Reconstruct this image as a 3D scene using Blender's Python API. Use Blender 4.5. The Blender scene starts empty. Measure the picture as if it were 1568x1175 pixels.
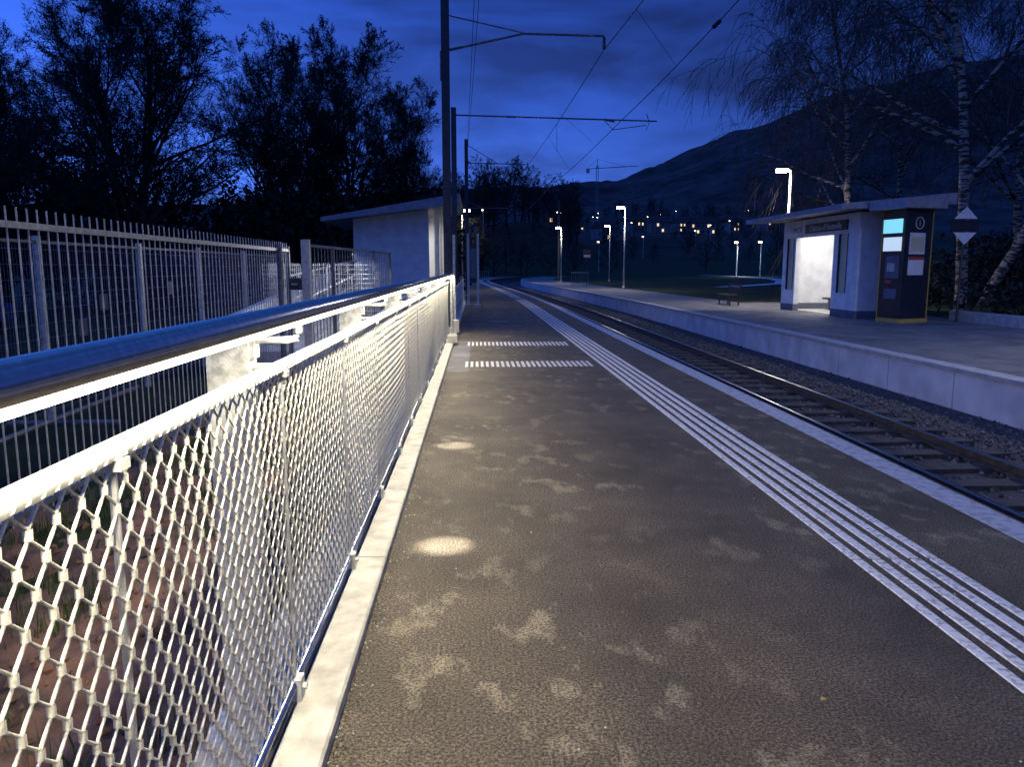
import bpy, math, random
from mathutils import Vector, Matrix, noise
random.seed(7)
sc=bpy.context.scene
try:
    sc.view_settings.view_transform='Standard'; sc.view_settings.look='None'; sc.view_settings.exposure=0
except Exception as e: print(e)

# ---------------------------------------------------------------- materials
def new_mat(name):
    m=bpy.data.materials.new(name); m.use_nodes=True
    return m, m.node_tree, m.node_tree.nodes['Principled BSDF']
def noisy(name,c1,c2,scale=5,rough=.7,metal=0,bump=.0,bscale=None,detail=3,lo=.35,hi=.65,spec=.5):
    m,t,b=new_mat(name)
    tc=t.nodes.new('ShaderNodeTexCoord'); n=t.nodes.new('ShaderNodeTexNoise')
    n.inputs['Scale'].default_value=scale; n.inputs['Detail'].default_value=detail
    t.links.new(tc.outputs['Object'],n.inputs['Vector'])
    r=t.nodes.new('ShaderNodeValToRGB'); r.color_ramp.elements[0].position=lo; r.color_ramp.elements[1].position=hi
    r.color_ramp.elements[0].color=(*c1,1); r.color_ramp.elements[1].color=(*c2,1)
    t.links.new(n.outputs['Fac'],r.inputs['Fac']); t.links.new(r.outputs['Color'],b.inputs['Base Color'])
    b.inputs['Roughness'].default_value=rough; b.inputs['Metallic'].default_value=metal
    b.inputs['Specular IOR Level'].default_value=spec
    if bump:
        n2=t.nodes.new('ShaderNodeTexNoise'); n2.inputs['Scale'].default_value=bscale or scale*4; n2.inputs['Detail'].default_value=2
        t.links.new(tc.outputs['Object'],n2.inputs['Vector'])
        bp=t.nodes.new('ShaderNodeBump'); bp.inputs['Strength'].default_value=bump; bp.inputs['Distance'].default_value=.02
        t.links.new(n2.outputs['Fac'],bp.inputs['Height']); t.links.new(bp.outputs['Normal'],b.inputs['Normal'])
    return m
def emis(name,c,s):
    m,t,b=new_mat(name); b.inputs['Base Color'].default_value=(*c,1)
    b.inputs['Emission Color'].default_value=(*c,1); b.inputs['Emission Strength'].default_value=s
    return m
def asphalt(name,dust=True,c0=(.02,.016,.012),c1=(.245,.19,.12)):
    m,t,b=new_mat(name); L=t.links
    tc=t.nodes.new('ShaderNodeTexCoord')
    def N(s,d,ro=.5,vec=None):
        n=t.nodes.new('ShaderNodeTexNoise'); n.inputs['Scale'].default_value=s; n.inputs['Detail'].default_value=d; n.inputs['Roughness'].default_value=ro
        L.new(vec or tc.outputs['Object'],n.inputs['Vector']); return n
    f=N(84,2.5,.8)
    r=t.nodes.new('ShaderNodeValToRGB'); r.color_ramp.elements[0].position=.42; r.color_ramp.elements[1].position=.69
    r.color_ramp.elements[0].color=(*c0,1); r.color_ramp.elements[1].color=(*c1,1)
    L.new(f.outputs['Fac'],r.inputs['Fac'])
    g=N(1.1,3.5,.65)
    mp=t.nodes.new('ShaderNodeMapRange'); mp.inputs[1].default_value=.3; mp.inputs[2].default_value=.7; mp.inputs[3].default_value=.5; mp.inputs[4].default_value=1.35
    L.new(g.outputs['Fac'],mp.inputs[0])
    mu=t.nodes.new('ShaderNodeMix'); mu.data_type='RGBA'; mu.blend_type='MULTIPLY'; mu.inputs['Factor'].default_value=1
    L.new(r.outputs['Color'],mu.inputs['A']); L.new(mp.outputs[0],mu.inputs['B'])
    out=mu.outputs['Result']
    if dust:
        mg=t.nodes.new('ShaderNodeMapping'); mg.inputs['Rotation'].default_value=(0,0,.6); mg.inputs['Scale'].default_value=(1.0,.62,1); L.new(tc.outputs['Object'],mg.inputs[0])
        p=N(4.6,4,.62,mg.outputs[0])
        r2=t.nodes.new('ShaderNodeValToRGB'); r2.color_ramp.elements[0].position=.54; r2.color_ramp.elements[1].position=.65
        r2.color_ramp.elements[1].color=(.9,.9,.9,1)
        L.new(p.outputs['Fac'],r2.inputs['Fac'])
        m3=t.nodes.new('ShaderNodeMath'); m3.operation='MULTIPLY'; L.new(r2.outputs['Color'],m3.inputs[0])
        m4=t.nodes.new('ShaderNodeMapRange'); m4.inputs[1].default_value=.38; m4.inputs[2].default_value=.6
        L.new(f.outputs['Fac'],m4.inputs[0]); L.new(m4.outputs[0],m3.inputs[1])
        big=N(.5,1); m5=t.nodes.new('ShaderNodeMapRange'); m5.inputs[1].default_value=.4; m5.inputs[2].default_value=.56; m5.inputs[3].default_value=.15; L.new(big.outputs['Fac'],m5.inputs[0])
        m6=t.nodes.new('ShaderNodeMath'); m6.operation='MULTIPLY'; L.new(m3.outputs[0],m6.inputs[0]); L.new(m5.outputs[0],m6.inputs[1])
        mx=t.nodes.new('ShaderNodeMix'); mx.data_type='RGBA'; L.new(m6.outputs[0],mx.inputs['Factor'])
        L.new(out,mx.inputs['A']); mx.inputs['B'].default_value=(.38,.32,.21,1); out=mx.outputs['Result']
    L.new(out,b.inputs['Base Color']); b.inputs['Roughness'].default_value=.72
    bp=t.nodes.new('ShaderNodeBump'); bp.inputs['Strength'].default_value=.8; bp.inputs['Distance'].default_value=.012
    L.new(f.outputs['Fac'],bp.inputs['Height']); L.new(bp.outputs['Normal'],b.inputs['Normal'])
    return m
M={}
M['asph']=asphalt('asphalt'); M['asph2']=asphalt('asphalt_far',False,(.11,.105,.11),(.27,.26,.26))
M['white']=noisy('white_paint_worn',(.36,.36,.34),(.78,.78,.76),34,.6,lo=.34,hi=.5)
M['linep']=noisy('edge_line_paint',(.27,.28,.31),(.5,.51,.55),14,.6,lo=.32,hi=.55)
M['conc']=noisy('pale_concrete',(.36,.34,.29),(.6,.57,.49),9,.8,bump=.3,bscale=60,lo=.3)
M['coping']=noisy('coping_concrete',(.3,.3,.31),(.42,.42,.43),5,.8)
M['concface']=noisy('concrete_panel',(.46,.46,.5),(.64,.64,.68),1.7,.75,detail=6)
M['wall']=noisy('white_render',(.62,.62,.64),(.76,.76,.77),3,.85,bump=.1,bscale=80)
M['hwall']=noisy('house_render',(.10,.10,.10),(.2,.19,.18),.3,.9)
M['inner']=noisy('white_interior',(.78,.78,.78),(.84,.84,.84),3,.8)
M['plinth']=noisy('grey_plinth',(.1,.11,.15),(.14,.15,.2),5,.8)
M['roof']=noisy('roof_fascia',(.21,.22,.26),(.29,.3,.35),6,.6)
M['galv']=noisy('galvanised_steel',(.5,.5,.48),(.74,.73,.7),22,.38,.6)
M['galvp']=noisy('galvanised_post',(.38,.38,.35),(.7,.7,.64),26,.5,.3,bump=.1)
M['rail']=noisy('stainless_handrail',(.5,.5,.52),(.62,.62,.62),40,.24,1)
M['wire']=noisy('steel_cable',(.62,.6,.5),(.84,.81,.7),150,.4,.4,detail=1)
M['darkm']=noisy('dark_steel',(.035,.04,.05),(.06,.065,.075),12,.5,.4)
M['fence']=noisy('fence_steel',(.10,.11,.13),(.19,.2,.23),15,.5,.4)
M['fencel']=noisy('fence_steel_light',(.4,.4,.38),(.6,.6,.56),15,.5,.4)
M['railst']=noisy('rail_steel',(.035,.03,.03),(.08,.065,.06),15,.7,.3)
M['railtop']=noisy('rail_polished',(.35,.35,.36),(.5,.5,.5),30,.3,1)
M['sleeper']=noisy('sleeper',(.03,.028,.027),(.07,.067,.064),12,.85,bump=.3)
M['ballast']=noisy('ballast_bed',(.018,.018,.019),(.065,.065,.066),28,.9,bump=1,bscale=25)
M['stone']=noisy('ballast_stone',(.04,.04,.042),(.15,.145,.145),9,.85,detail=1)
M['soil']=noisy('red_soil',(.07,.045,.03),(.28,.15,.09),3.5,.95,bump=.8,bscale=20,detail=6)
M['blade']=noisy('grass_blades',(.03,.06,.015),(.07,.12,.03),3,.8,detail=1)
M['bark']=noisy('bark',(.018,.016,.014),(.036,.032,.028),6,.9,detail=1)
M['leaf']=noisy('bud_leaves',(.016,.02,.01),(.03,.034,.016),2,.8,detail=0)
M['bush']=noisy('dark_foliage',(.008,.010,.007),(.022,.026,.015),.8,.85,detail=1)
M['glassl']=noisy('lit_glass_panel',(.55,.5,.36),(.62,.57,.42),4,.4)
M['signdark']=noisy('sign_dark',(.012,.014,.025),(.02,.022,.035),5,.4)
M['paper']=noisy('poster_paper',(.6,.62,.68),(.78,.78,.8),14,.6)
M['red']=noisy('red_print',(.4,.05,.05),(.5,.08,.06),8,.5)
M['yellow']=noisy('yellow_paint',(.42,.29,.06),(.5,.36,.08),8,.5)
M['carp']=noisy('car_paint_blue',(.02,.06,.25),(.03,.08,.3),3,.25,.3)
M['glass']=noisy('dark_glass',(.01,.012,.015),(.015,.018,.02),3,.1)
M['rubber']=noisy('rubber',(.012,.012,.012),(.02,.02,.02),9,.8)
M['wood']=noisy('bench_wood',(.05,.035,.025),(.09,.06,.045),8,.7)
M['lampw']=emis('lamp_lens',(1,.9,.72),60)
M['led']=emis('led_diffuser',(1,.93,.76),14)
M['lampf']=emis('distant_lamp',(1,.78,.45),14)
M['winlit']=emis('lit_window',(1,.7,.36),1.3)
M['screen']=emis('screen_glow',(.25,.75,.85),.9)
M['screenw']=emis('screen_white',(.6,.75,.8),.8)
M['tile']=noisy('house_roof',(.03,.02,.02),(.06,.03,.03),5,.8)
def birchmat():
    m,t,b=new_mat('birch_bark'); tc=t.nodes.new('ShaderNodeTexCoord'); mp=t.nodes.new('ShaderNodeMapping')
    mp.inputs['Scale'].default_value=(1.2,1.2,4.5); n=t.nodes.new('ShaderNodeTexNoise'); n.inputs['Scale'].default_value=2.4; n.inputs['Detail'].default_value=5
    t.links.new(tc.outputs['Object'],mp.inputs[0]); t.links.new(mp.outputs[0],n.inputs['Vector'])
    r=t.nodes.new('ShaderNodeValToRGB'); r.color_ramp.elements[0].position=.46; r.color_ramp.elements[1].position=.54
    r.color_ramp.elements[0].color=(.03,.028,.025,1); r.color_ramp.elements[1].color=(.34,.30,.26,1)
    t.links.new(n.outputs['Fac'],r.inputs['Fac']); t.links.new(r.outputs['Color'],b.inputs['Base Color']); b.inputs['Roughness'].default_value=.8
    return m
M['birch']=birchmat()
M['btwig']=noisy('birch_twig',(.05,.04,.035),(.10,.085,.075),6,.8,detail=1)
def terrmat():
    m,t,b=new_mat('grass_and_hazed_forest'); L=t.links
    tc=t.nodes.new('ShaderNodeTexCoord'); 
    def N(s,d,ro=.5):
        n=t.nodes.new('ShaderNodeTexNoise'); n.inputs['Scale'].default_value=s; n.inputs['Detail'].default_value=d; n.inputs['Roughness'].default_value=ro; L.new(tc.outputs['Object'],n.inputs['Vector']); return n
    def R(n,c1,c2,lo,hi):
        r=t.nodes.new('ShaderNodeValToRGB'); r.color_ramp.elements[0].position=lo; r.color_ramp.elements[1].position=hi
        r.color_ramp.elements[0].color=(*c1,1); r.color_ramp.elements[1].color=(*c2,1); L.new(n.outputs['Fac'],r.inputs['Fac']); return r
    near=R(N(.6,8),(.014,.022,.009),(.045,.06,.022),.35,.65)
    farr=R(N(.012,9,.8),(.02,.018,.02),(.14,.10,.10),.38,.68)  # far forest tone, with distance haze painted into the base colour
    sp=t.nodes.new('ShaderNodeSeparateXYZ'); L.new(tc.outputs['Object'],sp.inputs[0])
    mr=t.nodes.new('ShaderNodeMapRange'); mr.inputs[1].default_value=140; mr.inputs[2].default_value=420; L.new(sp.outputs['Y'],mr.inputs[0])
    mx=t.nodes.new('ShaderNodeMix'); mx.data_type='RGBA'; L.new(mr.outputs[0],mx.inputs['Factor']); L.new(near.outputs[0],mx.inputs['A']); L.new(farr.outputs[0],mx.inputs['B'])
    L.new(mx.outputs['Result'],b.inputs['Base Color']); b.inputs['Roughness'].default_value=.95; b.inputs['Specular IOR Level'].default_value=.1
    return m
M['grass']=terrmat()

# ---------------------------------------------------------------- builder
def empty(name,loc=(0,0,0)):
    e=bpy.data.objects.new(name,None); e.location=loc; sc.collection.objects.link(e); e.empty_display_size=.3; return e
class MB:
    def __init__(s): s.v=[];s.f=[];s.mi=[];s.mats=[]
    def mid(s,m):
        if m not in s.mats: s.mats.append(m)
        return s.mats.index(m)
    def add(s,vs,fs,m):
        o=len(s.v); k=s.mid(m); s.v.extend(vs)
        for f in fs: s.f.append(tuple(i+o for i in f)); s.mi.append(k)
    def box(s,x0,x1,y0,y1,z0,z1,m):
        s.add([(x0,y0,z0),(x1,y0,z0),(x1,y1,z0),(x0,y1,z0),(x0,y0,z1),(x1,y0,z1),(x1,y1,z1),(x0,y1,z1)],
              [(0,3,2,1),(4,5,6,7),(0,1,5,4),(1,2,6,5),(2,3,7,6),(3,0,4,7)],m); return s
    def prism(s,pts,z0,z1,m):
        n=len(pts); zz0=z0 if isinstance(z0,(list,tuple)) else [z0]*n; zz1=z1 if isinstance(z1,(list,tuple)) else [z1]*n
        s.add([(p[0],p[1],zz0[i]) for i,p in enumerate(pts)]+[(p[0],p[1],zz1[i]) for i,p in enumerate(pts)],
              [tuple(range(n))[::-1],tuple(range(n,2*n))]+[(i,(i+1)%n,(i+1)%n+n,i+n) for i in range(n)],m); return s
    def tube(s,pts,rs,n,m,caps=True):
        pts=[Vector(p) for p in pts]
        if not isinstance(rs,(list,tuple)): rs=[rs]*len(pts)
        vs=[];fs=[]
        for i,p in enumerate(pts):
            if i==0: d=pts[1]-p
            elif i==len(pts)-1: d=p-pts[i-1]
            else: d=pts[i+1]-pts[i-1]
            if d.length<1e-9: d=Vector((0,0,1))
            d.normalize()
            a=Vector((0,0,1)) if abs(d.z)<.95 else Vector((1,0,0))
            u=d.cross(a).normalized(); w=d.cross(u)
            for k in range(n):
                an=2*math.pi*k/n
                q=p+(u*math.cos(an)+w*math.sin(an))*rs[i]; vs.append((q.x,q.y,q.z))
        for i in range(len(pts)-1):
            for k in range(n):
                a=i*n+k;b=i*n+(k+1)%n; fs.append((a,b,b+n,a+n))
        if caps: fs.append(tuple(range(n))[::-1]); fs.append(tuple(range((len(pts)-1)*n,len(pts)*n)))
        s.add(vs,fs,m); return s
    def sweep(s,prof,ys,m,cap=True,f=None):
        f=f or off; n=len(prof); vs=[];fs=[]
        for y in ys:
            o=f(y)
            for (x,z) in prof: vs.append((x+o,y,z))
        for i in range(len(ys)-1):
            for k in range(n):
                a=i*n+k;b=i*n+(k+1)%n; fs.append((a,b,b+n,a+n))
        if cap: fs.append(tuple(range(n))[::-1]); fs.append(tuple(range((len(ys)-1)*n,len(ys)*n)))
        s.add(vs,fs,m); return s
    def panel(s,A,B,u0,u1,z0,z1,d,m):
        A=Vector((A[0],A[1],0));B=Vector((B[0],B[1],0)); t=(B-A).normalized(); nrm=Vector((t.y,-t.x,0))
        p=A+t*u0;q=A+t*u1
        pts=[p,q,q+nrm*d,p+nrm*d]
        s.prism([(v.x,v.y) for v in pts],z0,z1,m)
    def build(s,name,parent=None,smooth=False,mats=None,loc=None):
        me=bpy.data.meshes.new(name); me.from_pydata(s.v,[],s.f); 
        for m in s.mats: me.materials.append(M[m])
        me.polygons.foreach_set('material_index',s.mi)
        if smooth: me.polygons.foreach_set('use_smooth',[True]*len(s.f))
        me.update()
        ob=bpy.data.objects.new(name,me); sc.collection.objects.link(ob)
        if parent: ob.parent=parent
        if loc: ob.location=loc
        return ob
def sstep(a,b,x):
    t=max(0,min(1,(x-a)/(b-a))); return t*t*(3-2*t)
def off(y):
    o=-2.0*sstep(30,105,y)
    if y>95: o+=(y-95)**2/400
    return o
def YS(a,b):
    r=[a]; y=a
    while y<b:
        y+= 3.0 if y>=27 else 5.0
        r.append(min(y,b))
    return r

# ---------------------------------------------------------------- world
w=bpy.data.worlds.new('World'); sc.world=w; w.use_nodes=True
t=w.node_tree; bg=t.nodes['Background']; L=t.links
tc=t.nodes.new('ShaderNodeTexCoord'); sep=t.nodes.new('ShaderNodeSeparateXYZ'); L.new(tc.outputs['Generated'],sep.inputs[0])
rp=t.nodes.new('ShaderNodeValToRGB'); e=rp.color_ramp.elements
e[0].position=0; e[0].color=(.045,.13,.55,1); e[1].position=1; e[1].color=(.014,.075,.36,1)
for pos,c in ((.10,(.032,.105,.52,1)),(.18,(.020,.075,.42,1)),(.30,(.011,.048,.31,1)),(.45,(.013,.07,.40,1))):
    x=e.new(pos); x.color=c
L.new(sep.outputs['Z'],rp.inputs['Fac'])
mp=t.nodes.new('ShaderNodeMapping'); mp.inputs['Scale'].default_value=(1.2,1.2,4.2); mp.inputs['Location'].default_value=(.4,.2,.1); L.new(tc.outputs['Generated'],mp.inputs[0])
nz=t.nodes.new('ShaderNodeTexNoise'); nz.inputs['Scale'].default_value=2.5; nz.inputs['Detail'].default_value=6; nz.inputs['Roughness'].default_value=.52; nz.inputs['Distortion'].default_value=.5
L.new(mp.outputs[0],nz.inputs['Vector'])
cr=t.nodes.new('ShaderNodeMapRange'); cr.inputs[1].default_value=.38; cr.inputs[2].default_value=.6; cr.inputs[3].default_value=.48; cr.inputs[4].default_value=1.2
L.new(nz.outputs['Fac'],cr.inputs[0])
lf=t.nodes.new('ShaderNodeMapRange'); lf.inputs[1].default_value=.3; lf.inputs[2].default_value=-.5; lf.inputs[3].default_value=.85; lf.inputs[4].default_value=2.4
L.new(sep.outputs['X'],lf.inputs[0])
mm=t.nodes.new('ShaderNodeMath'); mm.operation='MULTIPLY'; L.new(cr.outputs[0],mm.inputs[0]); L.new(lf.outputs[0],mm.inputs[1])
mx=t.nodes.new('ShaderNodeMix'); mx.data_type='RGBA'; mx.blend_type='MULTIPLY'; mx.inputs['Factor'].default_value=1
L.new(rp.outputs['Color'],mx.inputs['A']); L.new(mm.outputs[0],mx.inputs['B'])
sk=t.nodes.new('ShaderNodeTexSky'); sk.sky_type='NISHITA'; sk.sun_disc=False; sk.sun_elevation=math.radians(-3); sk.sun_rotation=math.radians(-70)
ad=t.nodes.new('ShaderNodeMix'); ad.data_type='RGBA'; ad.blend_type='ADD'; ad.inputs['Factor'].default_value=.1
L.new(mx.outputs['Result'],ad.inputs['A']); L.new(sk.outputs['Color'],ad.inputs['B'])
L.new(ad.outputs['Result'],bg.inputs['Color']); bg.inputs['Strength'].default_value=1.0

sd=bpy.data.lights.new('dusk_sun','SUN'); sd.energy=.03; sd.angle=math.radians(10); sd.color=(.5,.65,1)
so=bpy.data.objects.new('dusk_sun',sd); sc.collection.objects.link(so); so.rotation_euler=(math.radians(70),0,math.radians(-70))

def area(name,loc,rot,sx,sy,P,col=(1,.93,.8),parent=None,shape='RECTANGLE'):
    l=bpy.data.lights.new(name,'AREA'); l.shape=shape; l.size=sx; l.size_y=sy; l.energy=P; l.color=col
    o=bpy.data.objects.new(name,l); sc.collection.objects.link(o); o.location=loc; o.rotation_euler=rot
    if parent: o.parent=parent
    return o

# ---------------------------------------------------------------- terrain (one sheet)
prof=[(-3,.06),(-.4,.07),(-.1,.085),(.0,.095),(.127,.099),(.187,.105),(.23,.12),(.28,.139),(.33,.159),(.383,.18),(.442,.204),(.493,.218),(.553,.226),(.61,.24),(.71,.262),(1.2,.3),(3,.25)]
def T(u):
    for i in range(len(prof)-1):
        if prof[i][0]<=u<=prof[i+1][0]:
            a,b=prof[i],prof[i+1]; return a[1]+(b[1]-a[1])*(u-a[0])/(b[0]-a[0])
    return .1
def height(X,Y):
    r=math.hypot(X,Y)
    z=0
    if Y>120 or abs(X)>90:
        Yd=max(Y,1); u=max(-3,min(3,X/Yd))
        z+=44*sstep(150,760,r)
        z+=14*math.exp(-((Y-265)/70)**2)*math.exp(-((u-.05)/.09)**2)*sstep(185,240,Y)
        nn=noise.noise(Vector((X*.004,Y*.004,0)))*.6+noise.noise(Vector((X*.012,Y*.012,3)))*.3
        z+=nn*10*sstep(170,500,r)
        if Y>500:
            fr=noise.noise(Vector((X*.03,Y*.03,9)))*7
            z+=(T(u)*2500-44+nn*35+fr)*sstep(850,2500,Y)
            z+= -200*sstep(2600,4000,Y)
        z+=T(3)*400*sstep(800,2500,r)*(1-sstep(300,1200,Y))
    return z
base=[(-1.05,-.5),(-.7,-1.0),(3.3,-1.0),(3.5,-.75),(7.6,-.75),(7.8,-1.0),(12.0,-1.0),(12.3,-.06)]
left=[];x=-1.4;st=.8
while x>-3800: left.append((x,-.5)); x-=st; st*=1.055
right=[];x=12.8;st=.8
while x<3800: right.append((x,-.06+ .012*min(60,(x-12.3)))); x+=st; st*=1.045
cols=left[::-1]+base+right
rows=[-3800,-2000,-900,-400,-200,-100,-60,-40,-25,-15,-8,-3];y=0;st=3
while y<4200: rows.append(y); y+=st; st*= 1.0 if y<150 else 1.02
tb=MB(); nv=len(cols)
for yy in rows:
    wgt=off(min(yy,165)) if yy>0 else 0
    for (xx,zz) in cols:
        k=1-sstep(20,120,abs(xx)); X=xx+wgt*k
        zz2=zz
        if xx<-1.2: zz2=zz+.12*noise.noise(Vector((xx*.5,yy*.5,0)))*(1 if abs(xx)<60 else 0)
        tb.v.append((X,yy,zz2+height(X,yy)))
kk=tb.mid('grass')
for j in range(len(rows)-1):
    for i in range(nv-1):
        a=j*nv+i; tb.f.append((a,a+1,a+1+nv,a+nv)); tb.mi.append(kk)
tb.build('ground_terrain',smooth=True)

# ---------------------------------------------------------------- near platform
ys=YS(-12,150)
p=MB(); p.sweep([(-.66,-.9),(3.46,-.9),(3.46,0),(-.66,0)],ys,'asph'); p.build('station_platform')
p=MB(); p.sweep([(3.19,.004),(3.42,.004),(3.42,.008),(3.19,.008)],ys,'linep'); p.build('platform_edge_line')
p=MB()
for k in range(5):
    x=2.06+k*.108
    y=-10.0+.47
    while y<130:
        y2=y+1.5-.02
        if y<40: p.sweep([(x,.003),(x+.058,.003),(x+.055,.009),(x+.003,.009)],[y,y2],'white')
        y+=1.5
    p.sweep([(x,.003),(x+.058,.003),(x+.055,.009),(x+.003,.009)],YS(40,130),'white')
p.build('tactile_guide_strip')
p=MB()
for (ya,yb) in ((12.45,13.15),(15.9,16.7)):
    n=25
    for k in range(n):
        x=-.2+k*2.15/n
        p.box(x,x+.045,ya,yb,.003,.009,'white')
p.build('tactile_crossing_strip')
p=MB()
for (x0,x1,y0,y1) in ((.35,.95,22.8,23.6),):
    p.box(x0,x1,y0,y1,.002,.006,'darkm')
    for k in range(10): p.box(x0+.03+k*.056,x0+.05+k*.056,y0+.03,y1-.03,.006,.012,'fence')
p.build('drain_grate')
p=MB(); p.box(-.49,-.14,11.9,16.9,.001,.003,'asph2'); p.build('patched_trench')
p=MB(); p.add([(1.27,2.60,.005),(1.285,2.595,.010),(1.295,2.61,.006),(1.28,2.62,.010)],[(0,1,2,3)],'yellow'); p.build('fallen_leaf')
p=MB(); y=-4
while y<19:
    p.sweep([(-.66,.0),(-.5,.0),(-.5,.045),(-.51,.055),(-.65,.055),(-.66,.045)],[y,y+1.99],'conc'); y+=2
p.sweep([(-.66,.0),(-.5,.0),(-.5,.045),(-.51,.055),(-.65,.055),(-.66,.045)],YS(20,140),'conc')
p.build('platform_kerb')
p=MB()
for i in range(1500):
    y=1+random.random()**1.5*14; x=-.497+abs(random.gauss(0,.035))
    if random.random()<.25: x=random.uniform(-.45,3.1)
    r=random.uniform(.002,.006); c=Vector((x,y,r*.6)); vs=[]
    for d in ((1,0,0),(-1,0,0),(0,1,0),(0,-1,0),(0,0,1),(0,0,-1)): vs.append(tuple(c+Vector(d)*r*random.uniform(.6,1.3)))
    p.add(vs,[(0,2,4),(2,1,4),(1,3,4),(3,0,4),(2,0,5),(1,2,5),(3,1,5),(0,3,5)],'stone' if random.random()<.8 else 'conc')
p.build('loose_grit')
p=MB(); p.sweep([(-1.0,-.7),(-.73,-.7),(-.73,-.1),(-.75,-.08),(-.98,-.08),(-1.0,-.1)],[-4,2,8,14,19.5],'conc'); p.build('retaining_ledge')

# ---------------------------------------------------------------- track
p=MB(); p.sweep([(3.47,-.95),(3.47,-.62),(3.9,-.5),(5.85,-.5),(6.4,-.62),(7.68,-.66),(7.68,-.95)],YS(-12,175),'ballast'); p.build('ballast_bed')
p=MB(); y=-8
while y<170:
    o=off(y); p.box(3.75+o,5.95+o,y,y+.24,-.56,-.455,'sleeper'); y+=.62
p.build('sleepers')
p=MB()
for x in (4.33,5.37):
    pr=[(-.065,-.455),(.065,-.455),(.065,-.445),(.012,-.43),(.012,-.385),(.034,-.378),(.034,-.352),(-.034,-.352),(-.034,-.378),(-.012,-.385),(-.012,-.43),(-.065,-.445)]
    p.sweep([(x+a,b) for a,b in pr],YS(-12,175),'railst')
    p.sweep([(x-.026,-.3515),(x+.026,-.3515),(x+.022,-.348),(x-.022,-.348)],YS(-12,175),'railtop')
p.build('railway_track_rails')
p=MB()
for i in range(10500):
    y=2+random.random()**1.6*45; x=3.5+random.random()*4.15
    if 3.95<x<5.8 and random.random()<.15: continue
    if 3.75<x<5.95 and ((y+8)%.62)<.27 and random.random()<.85: continue
    z=-.5 if x<5.9 else -.5-(x-5.9)*.12
    z=max(z,-.66)
    if x<3.9: z=-.5-(3.9-x)*.3
    r=random.uniform(.022,.042)
    c=Vector((x+off(y),y,z+.005))
    vs=[]
    rot=Matrix.Rotation(random.random()*6,3,'Z')@Matrix.Rotation(random.random()*6,3,'X')
    for d in ((1,0,0),(-1,0,0),(0,1,0),(0,-1,0),(0,0,1),(0,0,-1)):
        q=c+rot@(Vector(d)*r*random.uniform(.7,1.2)); vs.append(tuple(q))
    p.add(vs,[(0,2,4),(2,1,4),(1,3,4),(3,0,4),(2,0,5),(1,2,5),(3,1,5),(0,3,5)],'stone')
p.build('ballast_stones')

# ---------------------------------------------------------------- opposite platform
o1=MB()
o1.sweep([(7.95,-.9),(15.2,-.9),(15.2,-.0),(7.95,-.0)],YS(-12,36),'asph2')
o1.sweep([(7.95,-.9),(12.4,-.9),(12.4,-.0),(7.95,-.0)],YS(36,150),'asph2')
o1.build('opposite_platform')
p=MB(); y=-12
while y<150:
    st=2.0
    p.sweep([(7.72,-.9),(7.94,-.9),(7.94,-.06),(7.72,-.06)],[y,y+st-.025],'concface'); y+=st
p.sweep([(7.68,-.055),(8.02,-.055),(8.02,.012),(7.68,.012)],YS(-12,150),'coping')
p.build('platform_edge_wall')
p=MB(); p.sweep([(14.6,0),(15.0,0),(15.0,.3),(14.6,.3)],[10,23.2],'coping'); p.build('low_concrete_wall')

# ---------------------------------------------------------------- mesh fence with led handrail
F=empty('mesh_fence_railing')
XM=-.67
p=MB()
FY0,FY1=-1.5,18.2
p.tube([(XM,FY0,1.27),(XM,FY1,1.27)],.021,10,'galv')
p.tube([(XM,FY0,.115),(XM,FY1,.115)],.017,8,'rail')
p.build('mesh_frame_tubes',F,True)
p=MB(); p.tube([(-.6,FY0,1.455),(-.6,FY1+1,1.455)],.032,16,'rail'); p.build('handrail',F,True)
p=MB()
py=[.12+2.5*k for k in range(8)]
for y in py:
    p.prism([(-.76,y-.045),(-.76,y+.045),(-.90,y+.045),(-.90,y-.045)],-.08,[1.40,1.40,1.36,1.36],'galvp')
    p.prism([(-.74,y-.10),(-.74,y+.10),(-.97,y+.10),(-.97,y-.10)],-.079,-.05,'galvp')
    p.tube([(-.76,y,1.36),(-.64,y,1.36),(-.61,y,1.365),(-.6,y,1.385),(-.6,y,1.43)],.012,8,'galv')
    p.box(-.765,-.745,y-.035,y+.035,1.30,1.4,'galv')
    p.tube([(-.76,y,1.27),(XM,y,1.27)],.012,8,'galv')
    p.tube([(-.76,y,.115),(XM,y,.115)],.012,8,'galv')
p.build('posts',F)
p=MB()
y=.17-1.22
while y<FY1:
    p.tube([(XM,y,.05),(XM,y,1.27)],.008,6,'galv')
    p.box(XM-.03,XM+.03,y-.03,y+.03,.056,.135,'galvp'); p.tube([(XM+.03,y,.1),(XM+.045,y,.1)],.012,6,'galv')
    p.box(XM-.025,XM+.025,y-.02,y+.02,1.235,1.255,'galv')
    y+=1.225
p.build('clamps',F)
cw=.078; ch=.094; z0=.125; z1=1.255
p=MB(); i=0; y=.15; rows_n=int((z1-z0)/(ch/2)); stp=(z1-z0)/rows_n
def nodepos(y,z):
    sag=.005*math.sin(y*2.6+z*3)+.004*math.sin(y*9+z*5)
    return sag, XM+.014*math.sin(y*1.3)*math.sin(math.pi*(z-z0)/(z1-z0))
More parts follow.
